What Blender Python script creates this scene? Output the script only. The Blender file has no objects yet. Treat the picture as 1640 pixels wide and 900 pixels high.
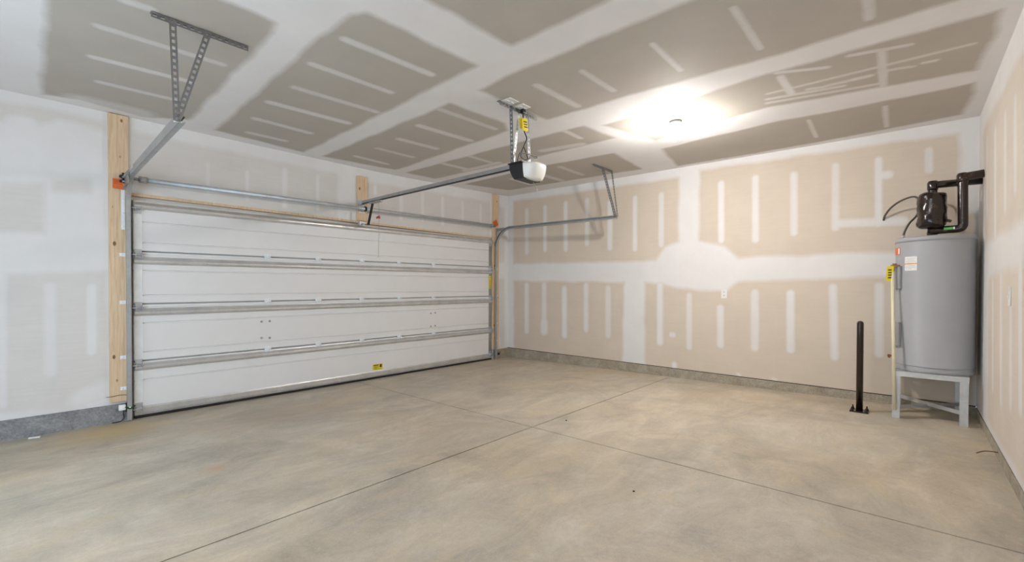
import bpy, bmesh, math, random
import numpy as np
from mathutils import Vector, Matrix

random.seed(7)
scene = bpy.context.scene
COL = scene.collection

# ------------------------------------------------------------------ camera
CAM = Vector((5.4935, -5.9340, 1.2620))
FWD = Vector((-0.672047, 0.740428, -0.010800)).normalized()
R0 = Vector((0.740471, 0.672086, 0.0)).normalized()
U0 = R0.cross(FWD)
ROLL = 0.0028
RGT = R0 * math.cos(ROLL) + U0 * math.sin(ROLL)
UPV = -R0 * math.sin(ROLL) + U0 * math.cos(ROLL)
cd = bpy.data.cameras.new('camera')
cd.sensor_fit = 'HORIZONTAL'
cd.sensor_width = 36.0
cd.lens = 703.731 / 1640 * 36.0
cd.shift_y = 19.178 / 1640
cd.clip_start = 0.05
cam = bpy.data.objects.new('camera', cd)
COL.objects.link(cam)
M4 = Matrix((RGT, UPV, -FWD)).transposed().to_4x4()
M4.translation = CAM
cam.matrix_world = M4
scene.camera = cam

# ------------------------------------------------------------------ world / daylight
world = bpy.data.worlds.new('overcast_sky')
scene.world = world
world.use_nodes = True
bg = world.node_tree.nodes['Background']
bg.inputs['Color'].default_value = (0.64, 0.82, 1.0, 1)
bg.inputs['Strength'].default_value = 4.1
pl = bpy.data.lights.new('daylight_portal', 'AREA')
pl.shape = 'RECTANGLE'
pl.size = 3.4
pl.size_y = 1.96
pl.cycles.is_portal = True
po = bpy.data.objects.new('daylight_portal', pl)
po.location = (2.9, -7.42, 1.14)
po.rotation_euler = (math.radians(90), 0, 0)     # faces into the room (+Y)
COL.objects.link(po)

BULB_STRENGTH = 3000.0
BULB_COLOR = (1.0, 0.955, 0.915)

vs = scene.view_settings
scene.display_settings.display_device = 'sRGB'
vs.view_transform = 'Standard'
vs.look = 'None'
vs.gamma = 1.0
vs.use_curve_mapping = False
vs.exposure = 0.0

# ------------------------------------------------------------------ room dimensions (metres)
W = 5.953          # door wall x=0, wall with the heater side x=W
S = 2.868          # ceiling
HC = 0.167         # top of the concrete stem wall
FS = 0.0159        # floor falls towards the garage door
YF = -7.45         # wall behind the camera
def zfloor(x): return FS * x
def zceil(x, y): return S + 0.08 * max(0, 1 + y / 2.8) ** 1.3 * max(0, 1 - x / 5)

# ------------------------------------------------------------------ materials
def new_mat(name):
    m = bpy.data.materials.new(name)
    m.use_nodes = True
    nt = m.node_tree
    b = nt.nodes['Principled BSDF']
    return m, nt, b

def N(nt, typ, **kw):
    n = nt.nodes.new(typ)
    for k, v in kw.items():
        if k in n.inputs.keys(): n.inputs[k].default_value = v
        else: setattr(n, k, v)
    return n

def noise(nt, scale, detail=4, rough=0.55, vec=None, dist=0.0):
    n = N(nt, 'ShaderNodeTexNoise', Scale=scale, Detail=detail, Roughness=rough, Distortion=dist)
    if vec is not None: nt.links.new(vec, n.inputs['Vector'])
    return n.outputs['Fac']

def ramp(nt, fac, stops):
    r = nt.nodes.new('ShaderNodeValToRGB')
    el = r.color_ramp.elements
    while len(el) < len(stops): el.new(0.5)
    for e, (p, c) in zip(el, stops):
        e.position = p
        e.color = c if len(c) == 4 else (*c, 1)
    nt.links.new(fac, r.inputs['Fac'])
    return r.outputs['Color']

def mix(nt, fac, a, b, mode='MIX'):
    n = nt.nodes.new('ShaderNodeMix')
    n.data_type = 'RGBA'
    n.blend_type = mode
    for sock, v in ((n.inputs[0], fac), (n.inputs[6], a), (n.inputs[7], b)):
        if isinstance(v, bpy.types.NodeSocket): nt.links.new(v, sock)
        elif isinstance(v, (int, float)): sock.default_value = v
        else: sock.default_value = (*v, 1) if len(v) == 3 else v
    return n.outputs[2]

def math_n(nt, op, a, b=None, clamp=False):
    n = nt.nodes.new('ShaderNodeMath')
    n.operation = op
    n.use_clamp = clamp
    for i, v in enumerate((a, b)):
        if v is None: continue
        if isinstance(v, bpy.types.NodeSocket): nt.links.new(v, n.inputs[i])
        else: n.inputs[i].default_value = v
    return n.outputs[0]

def coords(nt, scale=(1, 1, 1), kind='Object'):
    t = nt.nodes.new('ShaderNodeTexCoord')
    mp = nt.nodes.new('ShaderNodeMapping')
    mp.inputs['Scale'].default_value = scale
    nt.links.new(t.outputs[kind], mp.inputs['Vector'])
    return mp.outputs['Vector']

def bump(nt, b, h, strength=0.2, dist=0.01):
    n = N(nt, 'ShaderNodeBump', Strength=strength, Distance=dist)
    nt.links.new(h, n.inputs['Height'])
    nt.links.new(n.outputs['Normal'], b.inputs['Normal'])

def plain(name, col, rough=0.5, metal=0.0, var=0.06, scale=12, spec=None, coat=0):
    """one colour with a little procedural unevenness"""
    m, nt, b = new_mat(name)
    v = coords(nt)
    f = noise(nt, scale, 4, 0.6, v)
    lo = tuple(max(0, c * (1 - var)) for c in col)
    hi = tuple(min(1, c * (1 + var)) for c in col)
    nt.links.new(ramp(nt, f, [(0.3, lo), (0.7, hi)]), b.inputs['Base Color'])
    b.inputs['Roughness'].default_value = rough
    b.inputs['Metallic'].default_value = metal
    if spec is not None: b.inputs['Specular IOR Level'].default_value = spec
    if coat: b.inputs['Coat Weight'].default_value = coat
    return m

def drywall(name, paper, mud):
    """kraft paper face with pale joint compound where the 'mud' attribute says so"""
    m, nt, b = new_mat(name)
    v = coords(nt)
    a = N(nt, 'ShaderNodeAttribute', attribute_name='mud')
    n1 = noise(nt, 3.0, 6, 0.65, v)
    n2 = noise(nt, 26.0, 4, 0.6, v)
    f = math_n(nt, 'ADD', a.outputs['Fac'], math_n(nt, 'MULTIPLY', math_n(nt, 'SUBTRACT', n2, 0.5), 0.22))
    f = math_n(nt, 'MULTIPLY', math_n(nt, 'SUBTRACT', f, 0.12), 1.3, clamp=True)
    vp = coords(nt, (0.6, 0.6, 9.0))
    n3 = noise(nt, 5, 3, 0.5, vp)
    pc = ramp(nt, n1, [(0.25, tuple(c * 0.95 for c in paper)), (0.75, tuple(c * 1.05 for c in paper))])
    pc = mix(nt, 0.10, pc, ramp(nt, n3, [(0.35, tuple(c * 0.85 for c in paper)), (0.65, tuple(min(1, c * 1.15) for c in paper))]))
    mc = ramp(nt, n1, [(0.25, tuple(c * 0.955 for c in mud)), (0.75, tuple(min(1, c * 1.03) for c in mud))])
    nt.links.new(mix(nt, f, pc, mc), b.inputs['Base Color'])
    b.inputs['Roughness'].default_value = 0.75
    b.inputs['Specular IOR Level'].default_value = 0.25
    bump(nt, b, math_n(nt, 'ADD', math_n(nt, 'MULTIPLY', f, 0.5), math_n(nt, 'MULTIPLY', n2, 0.15)), 0.12, 0.004)
    return m

def concrete_floor():
    m, nt, b = new_mat('trowelled_concrete')
    v = coords(nt)
    vd = coords(nt, (1.0, 0.45, 1.0))
    big = noise(nt, 0.7, 5, 0.6, v, 0.4)
    mid = noise(nt, 2.6, 7, 0.68, vd, 1.2)
    fine = noise(nt, 38, 4, 0.65, v)
    swirl = noise(nt, 5.5, 6, 0.72, vd, 2.2)
    base = ramp(nt, mid, [(0.30, FLOOR_DARK), (0.5, FLOOR_MID), (0.70, FLOOR_LIGHT)])
    warm = mix(nt, math_n(nt, 'MULTIPLY', math_n(nt, 'SUBTRACT', big, 0.42), 2.6, clamp=True), base,
               mix(nt, 1.0, base, (1.06, 0.95, 0.79), 'MULTIPLY'))
    cloud = noise(nt, 1.5, 6, 0.7, v, 0.8)
    warm = mix(nt, 1.0, warm, ramp(nt, cloud, [(0.33, (0.77, 0.77, 0.785)), (0.5, (1.0, 1.0, 1.0)), (0.68, (1.16, 1.14, 1.11))]), 'MULTIPLY')
    fl = math_n(nt, 'MULTIPLY', math_n(nt, 'SUBTRACT', swirl, 0.58), 4.5, clamp=True)
    col = mix(nt, math_n(nt, 'MULTIPLY', fl, 0.75), warm, (0.68, 0.63, 0.55))
    dk = math_n(nt, 'MULTIPLY', math_n(nt, 'SUBTRACT', 0.43, swirl), 4.0, clamp=True)
    col = mix(nt, math_n(nt, 'MULTIPLY', dk, 0.52), col, (0.27, 0.24, 0.20))
    yl = noise(nt, 4.0, 4, 0.6, vd, 1.0)
    col = mix(nt, math_n(nt, 'MULTIPLY', math_n(nt, 'SUBTRACT', yl, 0.53), 2.8, clamp=True), col, (0.60, 0.48, 0.29))
    spk = noise(nt, 120, 3, 0.6, v)
    col = mix(nt, 0.14, col, ramp(nt, spk, [(0.35, (0.26, 0.24, 0.20)), (0.65, (0.64, 0.58, 0.49))]))
    col = mix(nt, 0.12, col, ramp(nt, fine, [(0.35, (0.30, 0.27, 0.225)), (0.65, (0.60, 0.545, 0.46))]))
    # yellow clay stain and rusty spot near the door
    g = nt.nodes.new('ShaderNodeNewGeometry')
    def spot(px, py, rx, ry, c, amt, colin):
        mp = N(nt, 'ShaderNodeMapping', vector_type='POINT')
        mp.inputs['Location'].default_value = (-px / rx, -py / ry, 0)
        mp.inputs['Scale'].default_value = (1 / rx, 1 / ry, 0)
        nt.links.new(g.outputs['Position'], mp.inputs['Vector'])
        d = N(nt, 'ShaderNodeVectorMath', operation='LENGTH')
        nt.links.new(mp.outputs[0], d.inputs[0])
        k = math_n(nt, 'SUBTRACT', 1.25, math_n(nt, 'ADD', d.outputs['Value'], math_n(nt, 'MULTIPLY', swirl, 0.5)), clamp=True)
        return mix(nt, math_n(nt, 'MULTIPLY', k, amt), colin, c)
    col = spot(0.35, -5.45, 0.45, 0.5, (0.55, 0.40, 0.17), 0.8, col)
    col = spot(2.0, -5.08, 0.10, 0.07, (0.62, 0.30, 0.16), 0.5, col)
    col = spot(0.9, -4.3, 0.5, 0.9, (0.43, 0.33, 0.22), 0.5, col)
    nt.links.new(col, b.inputs['Base Color'])
    nt.links.new(ramp(nt, mid, [(0.3, (0.42,) * 3), (0.7, (0.6,) * 3)]), b.inputs['Roughness'])
    b.inputs['Specular IOR Level'].default_value = 0.35
    bump(nt, b, math_n(nt, 'ADD', fine, math_n(nt, 'MULTIPLY', swirl, 0.6)), 0.08, 0.004)
    return m
FLOOR_DARK = (0.375, 0.33, 0.262)
FLOOR_MID = (0.505, 0.448, 0.362)
FLOOR_LIGHT = (0.645, 0.585, 0.49)

def curb_mat(name, dark, light):
    m, nt, b = new_mat(name)
    v = coords(nt)
    n1 = noise(nt, 7, 8, 0.72, v, 0.6)
    n2 = noise(nt, 60, 3, 0.6, v)
    c = ramp(nt, n1, [(0.3, dark), (0.55, tuple((a + q) / 2 for a, q in zip(dark, light))), (0.72, light)])
    c = mix(nt, 0.25, c, ramp(nt, n2, [(0.35, tuple(q * .6 for q in dark)), (0.65, light)]))
    nt.links.new(c, b.inputs['Base Color'])
    b.inputs['Roughness'].default_value = 0.85
    bump(nt, b, math_n(nt, 'ADD', n1, math_n(nt, 'MULTIPLY', n2, 0.4)), 0.6, 0.012)
    return m

def pine():
    m, nt, b = new_mat('pine_lumber')
    v = coords(nt, (1, 1, 0.06))
    w = noise(nt, 55, 5, 0.6, v, 0.6)
    c = ramp(nt, w, [(0.3, (0.60, 0.415, 0.25)), (0.5, (0.72, 0.535, 0.35)), (0.7, (0.79, 0.63, 0.45))])
    vo = N(nt, 'ShaderNodeTexVoronoi', Scale=6.0)
    nt.links.new(coords(nt, (1.6, 1.6, 0.9)), vo.inputs['Vector'])
    k = math_n(nt, 'MULTIPLY', math_n(nt, 'SUBTRACT', 0.135, vo.outputs['Distance']), 22, clamp=True)
    c = mix(nt, k, c, (0.24, 0.12, 0.05))
    nt.links.new(c, b.inputs['Base Color'])
    b.inputs['Roughness'].default_value = 0.7
    bump(nt, b, w, 0.1, 0.003)
    return m

def galvanised(name, col=(0.66, 0.68, 0.70), rough=0.36, metal=0.85):
    m, nt, b = new_mat(name)
    v = coords(nt)
    vo = N(nt, 'ShaderNodeTexVoronoi', Scale=55.0)
    nt.links.new(v, vo.inputs['Vector'])
    n1 = noise(nt, 6, 4, 0.6, v)
    c = ramp(nt, n1, [(0.3, tuple(x * .88 for x in col)), (0.7, tuple(min(1, x * 1.08) for x in col))])
    c = mix(nt, 0.12, c, vo.outputs['Color'], 'SOFT_LIGHT')
    nt.links.new(c, b.inputs['Base Color'])
    b.inputs['Roughness'].default_value = rough
    b.inputs['Metallic'].default_value = metal
    return m

def wrap_mat():
    m, nt, b = new_mat('black_plastic_wrap')
    v = coords(nt)
    n1 = noise(nt, 16, 5, 0.6, v, 1.0)
    nt.links.new(ramp(nt, n1, [(0.35, (0.007, 0.004, 0.003)), (0.8, (0.045, 0.020, 0.012))]), b.inputs['Base Color'])
    b.inputs['Roughness'].default_value = 0.14
    b.inputs['Specular IOR Level'].default_value = 0.6
    bump(nt, b, n1, 0.22, 0.012)
    return m

def emit(name, col, strength):
    m, nt, b = new_mat(name)
    b.inputs['Base Color'].default_value = (0.9, 0.9, 0.9, 1)
    b.inputs['Emission Color'].default_value = (*col, 1)
    b.inputs['Emission Strength'].default_value = strength
    return m

MAT = dict(
    wall_back=drywall('drywall_tan', (0.665, 0.575, 0.475), (0.79, 0.768, 0.75)),
    wall_left=drywall('drywall_pale', (0.725, 0.70, 0.675), (0.81, 0.80, 0.797)),  # same paper as elsewhere; its paler, greyer tone carries this wall's lighting
    wall_right=drywall('drywall_side', (0.70, 0.615, 0.53), (0.78, 0.752, 0.73)),
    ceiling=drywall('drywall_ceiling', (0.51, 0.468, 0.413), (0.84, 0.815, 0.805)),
    floor=concrete_floor(),
    joint=plain('joint_bottom', (0.045, 0.043, 0.040), 0.95),
    curb=curb_mat('stem_wall_concrete', (0.25, 0.21, 0.15), (0.54, 0.48, 0.385)),
    curb_grey=curb_mat('stem_wall_grey', (0.14, 0.145, 0.155), (0.46, 0.46, 0.47)),
    pine=pine(),
    galv=galvanised('galvanised_steel', (0.60, 0.62, 0.64), 0.5, 0.7),
    galv_bright=galvanised('bright_galvanised', (0.90, 0.93, 0.97), 0.5, 0.0),
    strut=galvanised('strut_steel', (0.70, 0.70, 0.70), 0.38, 0.75),
    track=galvanised('track_steel', (0.46, 0.47, 0.48), 0.5, 0.6),
    hanger=galvanised('perforated_steel', (0.22, 0.22, 0.225), 0.5, 0.6),  # galvanised steel darkened to put the hangers' shade into its colour
    galv_dark=galvanised('dull_galvanised', (0.42, 0.42, 0.41), 0.45, 0.8),
    door=plain('door_backing', (0.82, 0.812, 0.81), 0.45, 0, 0.015, 3),
    alu=galvanised('aluminium_retainer', (0.62, 0.62, 0.62), 0.4, 0.7),
    rubber=plain('black_rubber', (0.012, 0.012, 0.013), 0.6),
    black=plain('black_plastic', (0.012, 0.012, 0.014), 0.38),
    white_plastic=plain('white_plastic', (0.80, 0.79, 0.77), 0.35, 0, 0.02),
    lens=plain('opener_lens', (0.86, 0.85, 0.82), 0.25, 0, 0.02),
    white_label=plain('white_label', (0.84, 0.83, 0.81), 0.5, 0, 0.03),
    yellow=plain('yellow_tag', (0.82, 0.66, 0.03), 0.5, 0, 0.06, 60),
    orange=plain('orange_tag', (0.78, 0.16, 0.035), 0.5, 0, 0.08, 30),
    orange_print=plain('orange_print', (0.75, 0.33, 0.10), 0.5),
    orange_dark=plain('dark_orange_print', (0.50, 0.08, 0.02), 0.5),
    ink=plain('black_ink', (0.04, 0.035, 0.02), 0.6),
    red=plain('red_handle', (0.45, 0.02, 0.015), 0.4),
    green=plain('green_label', (0.09, 0.45, 0.07), 0.5),
    tank=plain('heater_enamel', (0.375, 0.382, 0.40), 0.34, 0, 0.03, 5),
    panel=plain('heater_panel', (0.33, 0.335, 0.355), 0.4, 0, 0.03, 5),
    stand=galvanised('stand_steel', (0.60, 0.61, 0.61), 0.5, 0.6),
    brass=plain('brass', (0.45, 0.27, 0.09), 0.35, 0.9, 0.1),
    copper=plain('copper_valve', (0.35, 0.15, 0.07), 0.4, 0.8, 0.1),
    cream=plain('cream_pipe', (0.80, 0.73, 0.53), 0.35, 0, 0.04),
    wrap=wrap_mat(),
    conduit=plain('grey_flex_conduit', (0.10, 0.085, 0.075), 0.45, 0.2, 0.1),
    bollard=plain('bollard_paint', (0.020, 0.011, 0.008), 0.2, 0, 0.2, 10),
    wire=plain('thin_wire', (0.18, 0.09, 0.05), 0.5),
    rust=plain('rusty_steel', (0.14, 0.06, 0.03), 0.8, 0.2, 0.2, 40),
    cord=plain('pull_cord', (0.45, 0.40, 0.36), 0.7),
    bulb=emit('lit_bulb', BULB_COLOR, BULB_STRENGTH),
    bulb_frost=emit('frosted_bulb', BULB_COLOR, BULB_STRENGTH * 0.12),
    bulb_fill=emit('fill_bulb', BULB_COLOR, BULB_STRENGTH * 0.5),
    led=emit('green_led', (0.1, 0.9, 0.15), 1.2),
    cord_green=plain('green_wire', (0.02, 0.05, 0.02), 0.5),
)

# ------------------------------------------------------------------ mesh helper
class MB:
    def __init__(self): self.v, self.f, self.s = [], [], []
    def add(self, verts, faces, smooth=False):
        o = len(self.v)
        self.v += [tuple(p) for p in verts]
        self.f += [tuple(i + o for i in q) for q in faces]
        self.s += [smooth] * len(faces)
        return self
    def obox(self, c, ax, h):
        c = Vector(c); a = [Vector(ax[i]).normalized() * h[i] for i in range(3)]
        vs_ = [c + a[0] * sx + a[1] * sy + a[2] * sz for sz in (-1, 1) for sy in (-1, 1) for sx in (-1, 1)]
        return self.add(vs_, [(0, 2, 3, 1), (4, 5, 7, 6), (0, 1, 5, 4), (2, 6, 7, 3), (0, 4, 6, 2), (1, 3, 7, 5)])
    def box(self, x0, x1, y0, y1, z0, z1):
        return self.obox(((x0 + x1) / 2, (y0 + y1) / 2, (z0 + z1) / 2), ((1, 0, 0), (0, 1, 0), (0, 0, 1)),
                         (abs(x1 - x0) / 2, abs(y1 - y0) / 2, abs(z1 - z0) / 2))
    def bar(self, p0, p1, w, h, side):
        """rectangular bar p0-p1; w along 'side', h across"""
        p0, p1 = Vector(p0), Vector(p1); t = (p1 - p0)
        s = Vector(side); s = (s - t.normalized() * s.dot(t.normalized())).normalized(); n = t.cross(s)
        return self.obox((p0 + p1) / 2, (t, s, n), (t.length / 2, w / 2, h / 2))
    def tube(self, pts, r, n=10, caps=True, smooth=True):
        pts = [Vector(p) for p in pts]
        rs = r if isinstance(r, (list, tuple)) else [r] * len(pts)
        t0 = (pts[1] - pts[0]).normalized()
        s = t0.orthogonal().normalized(); rings = []
        for i, p in enumerate(pts):
            t = (pts[min(i + 1, len(pts) - 1)] - pts[max(i - 1, 0)]).normalized()
            s = (s - t * s.dot(t)).normalized(); b = t.cross(s)
            rings.append([p + (s * math.cos(2 * math.pi * k / n) + b * math.sin(2 * math.pi * k / n)) * rs[i] for k in range(n)])
        fs = [(i * n + k, i * n + (k + 1) % n, (i + 1) * n + (k + 1) % n, (i + 1) * n + k) for i in range(len(pts) - 1) for k in range(n)]
        self.add([q for rg in rings for q in rg], fs, smooth)
        if caps:
            o = len(self.v) - n * len(pts)
            self.f += [tuple(o + k for k in reversed(range(n))), tuple(o + (len(pts) - 1) * n + k for k in range(n))]
            self.s += [False, False]
        return self
    def lathe(self, prof, c, n=32, axis='Z', smooth=True):
        """prof: (radius, height) pairs"""
        c = Vector(c); vs_ = []
        for r, h in prof:
            for k in range(n):
                a = 2 * math.pi * k / n
                d = {'Z': (r * math.cos(a), r * math.sin(a), h), 'X': (h, r * math.cos(a), r * math.sin(a)), 'Y': (r * math.sin(a), h, r * math.cos(a))}[axis]
                vs_.append(c + Vector(d))
        m = len(prof)
        fs = [(i * n + k, i * n + (k + 1) % n, (i + 1) * n + (k + 1) % n, (i + 1) * n + k) for i in range(m - 1) for k in range(n)]
        self.add(vs_, fs, smooth)
        o = len(self.v) - n * m
        self.f += [tuple(o + k for k in reversed(range(n))), tuple(o + (m - 1) * n + k for k in range(n))]
        self.s += [False, False]
        return self
    def sweep(self, path, prof, lateral):
        """closed 2D profile (a along lateral, b along lateral x tangent) swept along path"""
        path = [Vector(p) for p in path]; L = Vector(lateral).normalized(); m = len(prof); vs_ = []
        for i, p in enumerate(path):
            t = (path[min(i + 1, len(path) - 1)] - path[max(i - 1, 0)]).normalized()
            n_ = t.cross(L)
            vs_ += [p + L * a + n_ * b for a, b in prof]
        fs = [(i * m + k, i * m + (k + 1) % m, (i + 1) * m + (k + 1) % m, (i + 1) * m + k) for i in range(len(path) - 1) for k in range(m)]
        self.add(vs_, fs)
        o = len(self.v) - m * len(path)
        self.f += [tuple(o + k for k in reversed(range(m))), tuple(o + (len(path) - 1) * m + k for k in range(m))]
        self.s += [False, False]
        return self
    def ladder(self, p0, p1, side, w, th, pitch=0.036, hole=0.55, edge=0.28):
        """perforated steel strip: two edge rails joined by webs, real holes between"""
        p0, p1 = Vector(p0), Vector(p1); t = (p1 - p0); ln = t.length; t.normalize()
        s = Vector(side); s = (s - t * s.dot(t)).normalized(); n = t.cross(s)
        for e in (-1, 1):
            c = (p0 + p1) / 2 + s * e * (w / 2 - w * edge / 2)
            self.obox(c, (t, s, n), (ln / 2, w * edge / 2, th / 2))
        k = max(1, int(ln / pitch)); pt = ln / k; wl = pt * (1 - hole)
        for i in range(k + 1):
            c = p0 + t * min(max(i * pt, wl / 4), ln - wl / 4)
            self.obox(c, (t, s, n), (wl / 2 if 0 < i < k else wl / 4, w * (0.5 - edge), th / 2))
        return self
    def map(self, fn):
        self.v = [tuple(fn(*p)) for p in self.v]; return self
    def mesh(self, name, mat, off=(0, 0, 0)):
        me = bpy.data.meshes.new(name)
        ox, oy, oz = off
        me.from_pydata([(x - ox, y - oy, z - oz) for x, y, z in self.v], [], self.f)
        me.polygons.foreach_set('use_smooth', self.s)
        bm = bmesh.new(); bm.from_mesh(me); bmesh.ops.recalc_face_normals(bm, faces=bm.faces); bm.to_mesh(me); bm.free()
        if mat is not None: me.materials.append(mat)
        me.update()
        return me
    def build(self, name, mat, parent=None, bevel=0.0, org=None):
        """link as ONE object; a part keeps its thing's base as origin"""
        base = Vector((0, 0, 0))
        if parent is not None: base = Vector(parent['_base'])
        if org is None: org = base if parent is not None else Vector(self.v[0]) * 0
        org = Vector(org)
        o = bpy.data.objects.new(name, self.mesh(name, MAT[mat] if isinstance(mat, str) else mat, org))
        COL.objects.link(o)
        o.location = org - base
        if parent is not None: o.parent = parent
        o['_base'] = tuple(org)
        if bevel:
            md = o.modifiers.new('bevel', 'BEVEL'); md.width = bevel; md.segments = 2; md.limit_method = 'ANGLE'; md.angle_limit = 0.6
        return o

def tag(o, label=None, cat=None, group=None, kind=None):
    if label: o['label'] = label
    if cat: o['category'] = cat
    if group: o['group'] = group
    if kind: o['kind'] = kind
    return o

def thing(name, loc, label, cat, group=None):
    o = bpy.data.objects.new(name, None)
    COL.objects.link(o)
    o.location = loc
    o.empty_display_size = 0.1
    o['_base'] = tuple(loc)
    return tag(o, label, cat, group)

def again(o, off):
    """another copy of a part, sharing its mesh"""
    c = o.copy(); COL.objects.link(c); c.location = o.location + Vector(off)
    for ch in o.children:
        d = ch.copy(); COL.objects.link(d); d.parent = c
    return c

def struct(name, mb, mat, bevel=0.0, org=None):
    return tag(mb.build(name, mat, None, bevel, org), kind='structure')

# bare paper areas (polygons) and skim-coat streaks (capsules), metres on each surface
BACK_PAPER = [[(0.131, 2.845), (3.151, 2.77), (3.157, 1.891), (2.975, 1.834), (2.832, 1.65), (0.135, 1.7)], [(3.422, 2.823), (5.817, 2.743), (5.824, 2.052), (5.923, 1.953), (5.926, 1.662), (5.354, 1.646), (3.906, 1.646), (3.738, 1.788), (3.429, 1.897)], [(0.152, 1.393), (2.353, 1.355), (2.329, 0.214), (2.35, 0.077), (0.157, 0.087)], [(2.676, 1.344), (2.925, 1.342), (3.101, 1.282), (3.433, 1.241), (3.779, 1.25), (3.901, 1.352), (5.356, 1.391), (5.928, 1.4), (5.943, -0.059), (2.684, 0.029)]]
BACK_MUD = [((0.454, 2.637), (0.457, 1.898), 0.043), ((0.863, 2.643), (0.866, 1.919), 0.04), ((1.29, 2.652), (1.294, 1.905), 0.043), ((1.697, 2.649), (1.701, 1.971), 0.04), ((2.107, 2.558), (2.111, 1.877), 0.042), ((2.514, 2.578), (2.519, 1.835), 0.034), ((2.907, 2.568), (2.912, 1.873), 0.04), ((3.694, 2.6), (3.7, 1.878), 0.037), ((4.087, 2.606), (4.093, 1.858), 0.037), ((4.485, 2.576), (4.49, 1.908), 0.037), ((4.871, 2.605), (4.877, 1.931), 0.035), ((5.232, 2.603), (5.238, 1.937), 0.03), ((4.887, 1.977), (5.422, 1.951), 0.045), ((5.612, 2.627), (5.614, 2.425), 0.031), ((5.249, 2.439), (5.308, 2.435), 0.042), ((0.457, 1.313), (0.46, 0.506), 0.051), ((0.85, 1.323), (0.854, 0.511), 0.054), ((0.853, 0.682), (0.854, 0.532), 0.074), ((1.272, 1.26), (1.276, 0.489), 0.05), ((1.688, 1.31), (1.692, 0.609), 0.046), ((2.082, 1.262), (2.087, 0.558), 0.048), ((2.898, 1.308), (2.903, 0.513), 0.045), ((3.071, 0.631), (3.088, 0.632), 0.038), ((3.301, 1.173), (3.306, 0.481), 0.037), ((3.108, 0.232), (3.108, 0.18), 0.034), ((3.697, 1.019), (3.701, 0.549), 0.042), ((4.091, 1.214), (4.096, 0.546), 0.044), ((4.461, 1.21), (4.467, 0.559), 0.04), ((4.86, 1.283), (4.883, 0.517), 0.037), ((5.249, 1.296), (5.256, 0.589), 0.037), ((5.53, 0.337), (5.549, 0.334), 0.016), ((3.91, 0.202), (3.932, 0.174), 0.019), ((4.292, 0.194), (4.324, 0.183), 0.019)]
LEFT_PAPER = [[(-5.258, 2.745), (-3.236, 2.736), (-3.237, 2.14), (-5.252, 2.035)], [(-2.914, 2.698), (-0.461, 2.783), (-0.459, 2.114), (-2.914, 2.127)], [(-0.272, 2.732), (-0.092, 2.723), (-0.088, 1.735), (-0.268, 1.727)], [(-0.267, 1.425), (-0.087, 1.428), (-0.082, 0.229), (-0.263, 0.212)], [(-6.277, 1.35), (-5.444, 1.41), (-5.425, 0.275), (-5.66, 0.177), (-6.285, 0.255)], [(-6.268, 2.768), (-6.077, 2.78), (-5.441, 2.793), (-5.442, 2.673), (-5.646, 2.719), (-5.761, 2.719), (-5.871, 2.635), (-6.078, 2.608), (-6.269, 2.573)], [(-6.273, 2.067), (-5.831, 2.156), (-5.833, 1.724), (-6.275, 1.682)], [(-5.786, 2.191), (-5.544, 2.236), (-5.545, 2.112), (-5.787, 2.084)]]
LEFT_MUD = [((-4.652, 2.565), (-4.653, 2.25), 0.014), ((-4.282, 2.553), (-4.283, 2.254), 0.018), ((-3.885, 2.653), (-3.887, 2.226), 0.028), ((-3.494, 2.654), (-3.495, 2.242), 0.023), ((-2.7, 2.659), (-2.7, 2.565), 0.024), ((-2.283, 2.577), (-2.283, 2.27), 0.032), ((-1.903, 2.683), (-1.902, 2.296), 0.029), ((-1.519, 2.676), (-1.518, 2.282), 0.032), ((-1.101, 2.678), (-1.1, 2.328), 0.027), ((-0.688, 2.685), (-0.687, 2.331), 0.03), ((-5.807, 1.265), (-5.811, 0.521), 0.039), ((-5.545, 1.26), (-5.549, 0.677), 0.033), ((-5.62, 0.253), (-5.429, 0.334), 0.086), ((-6.072, 1.564), (-6.08, 0.288), 0.027), ((-6.011, 2.622), (-5.921, 2.631), 0.052), ((-0.263, 0.415), (-0.214, 0.23), 0.039)]
RIGHT_PAPER = [[(-0.486, 2.678), (-1.2, 2.635), (-2.149, 2.631), (-2.978, 2.703), (-3.048, 1.609), (-2.229, 1.648), (-0.977, 1.652), (-0.52, 1.649), (-0.276, 2.628)], [(-0.792, 1.355), (-1.325, 1.384), (-2.249, 1.395), (-3.061, 1.401), (-3.141, 0.165), (-2.344, 0.219), (-1.129, 0.214), (-0.839, 0.244)]]
RIGHT_MUD = [((-0.546, 2.506), (-0.614, 1.899), 0.05), ((-1.03, 2.432), (-1.106, 1.696), 0.065), ((-1.505, 2.413), (-1.561, 1.818), 0.052), ((-1.889, 2.397), (-1.934, 1.878), 0.054), ((-1.013, 1.303), (-1.095, 0.533), 0.042), ((-1.416, 1.343), (-1.497, 0.515), 0.056), ((-1.834, 1.122), (-1.883, 0.567), 0.057), ((-2.138, 1.382), (-2.202, 0.611), 0.057)]
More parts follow.
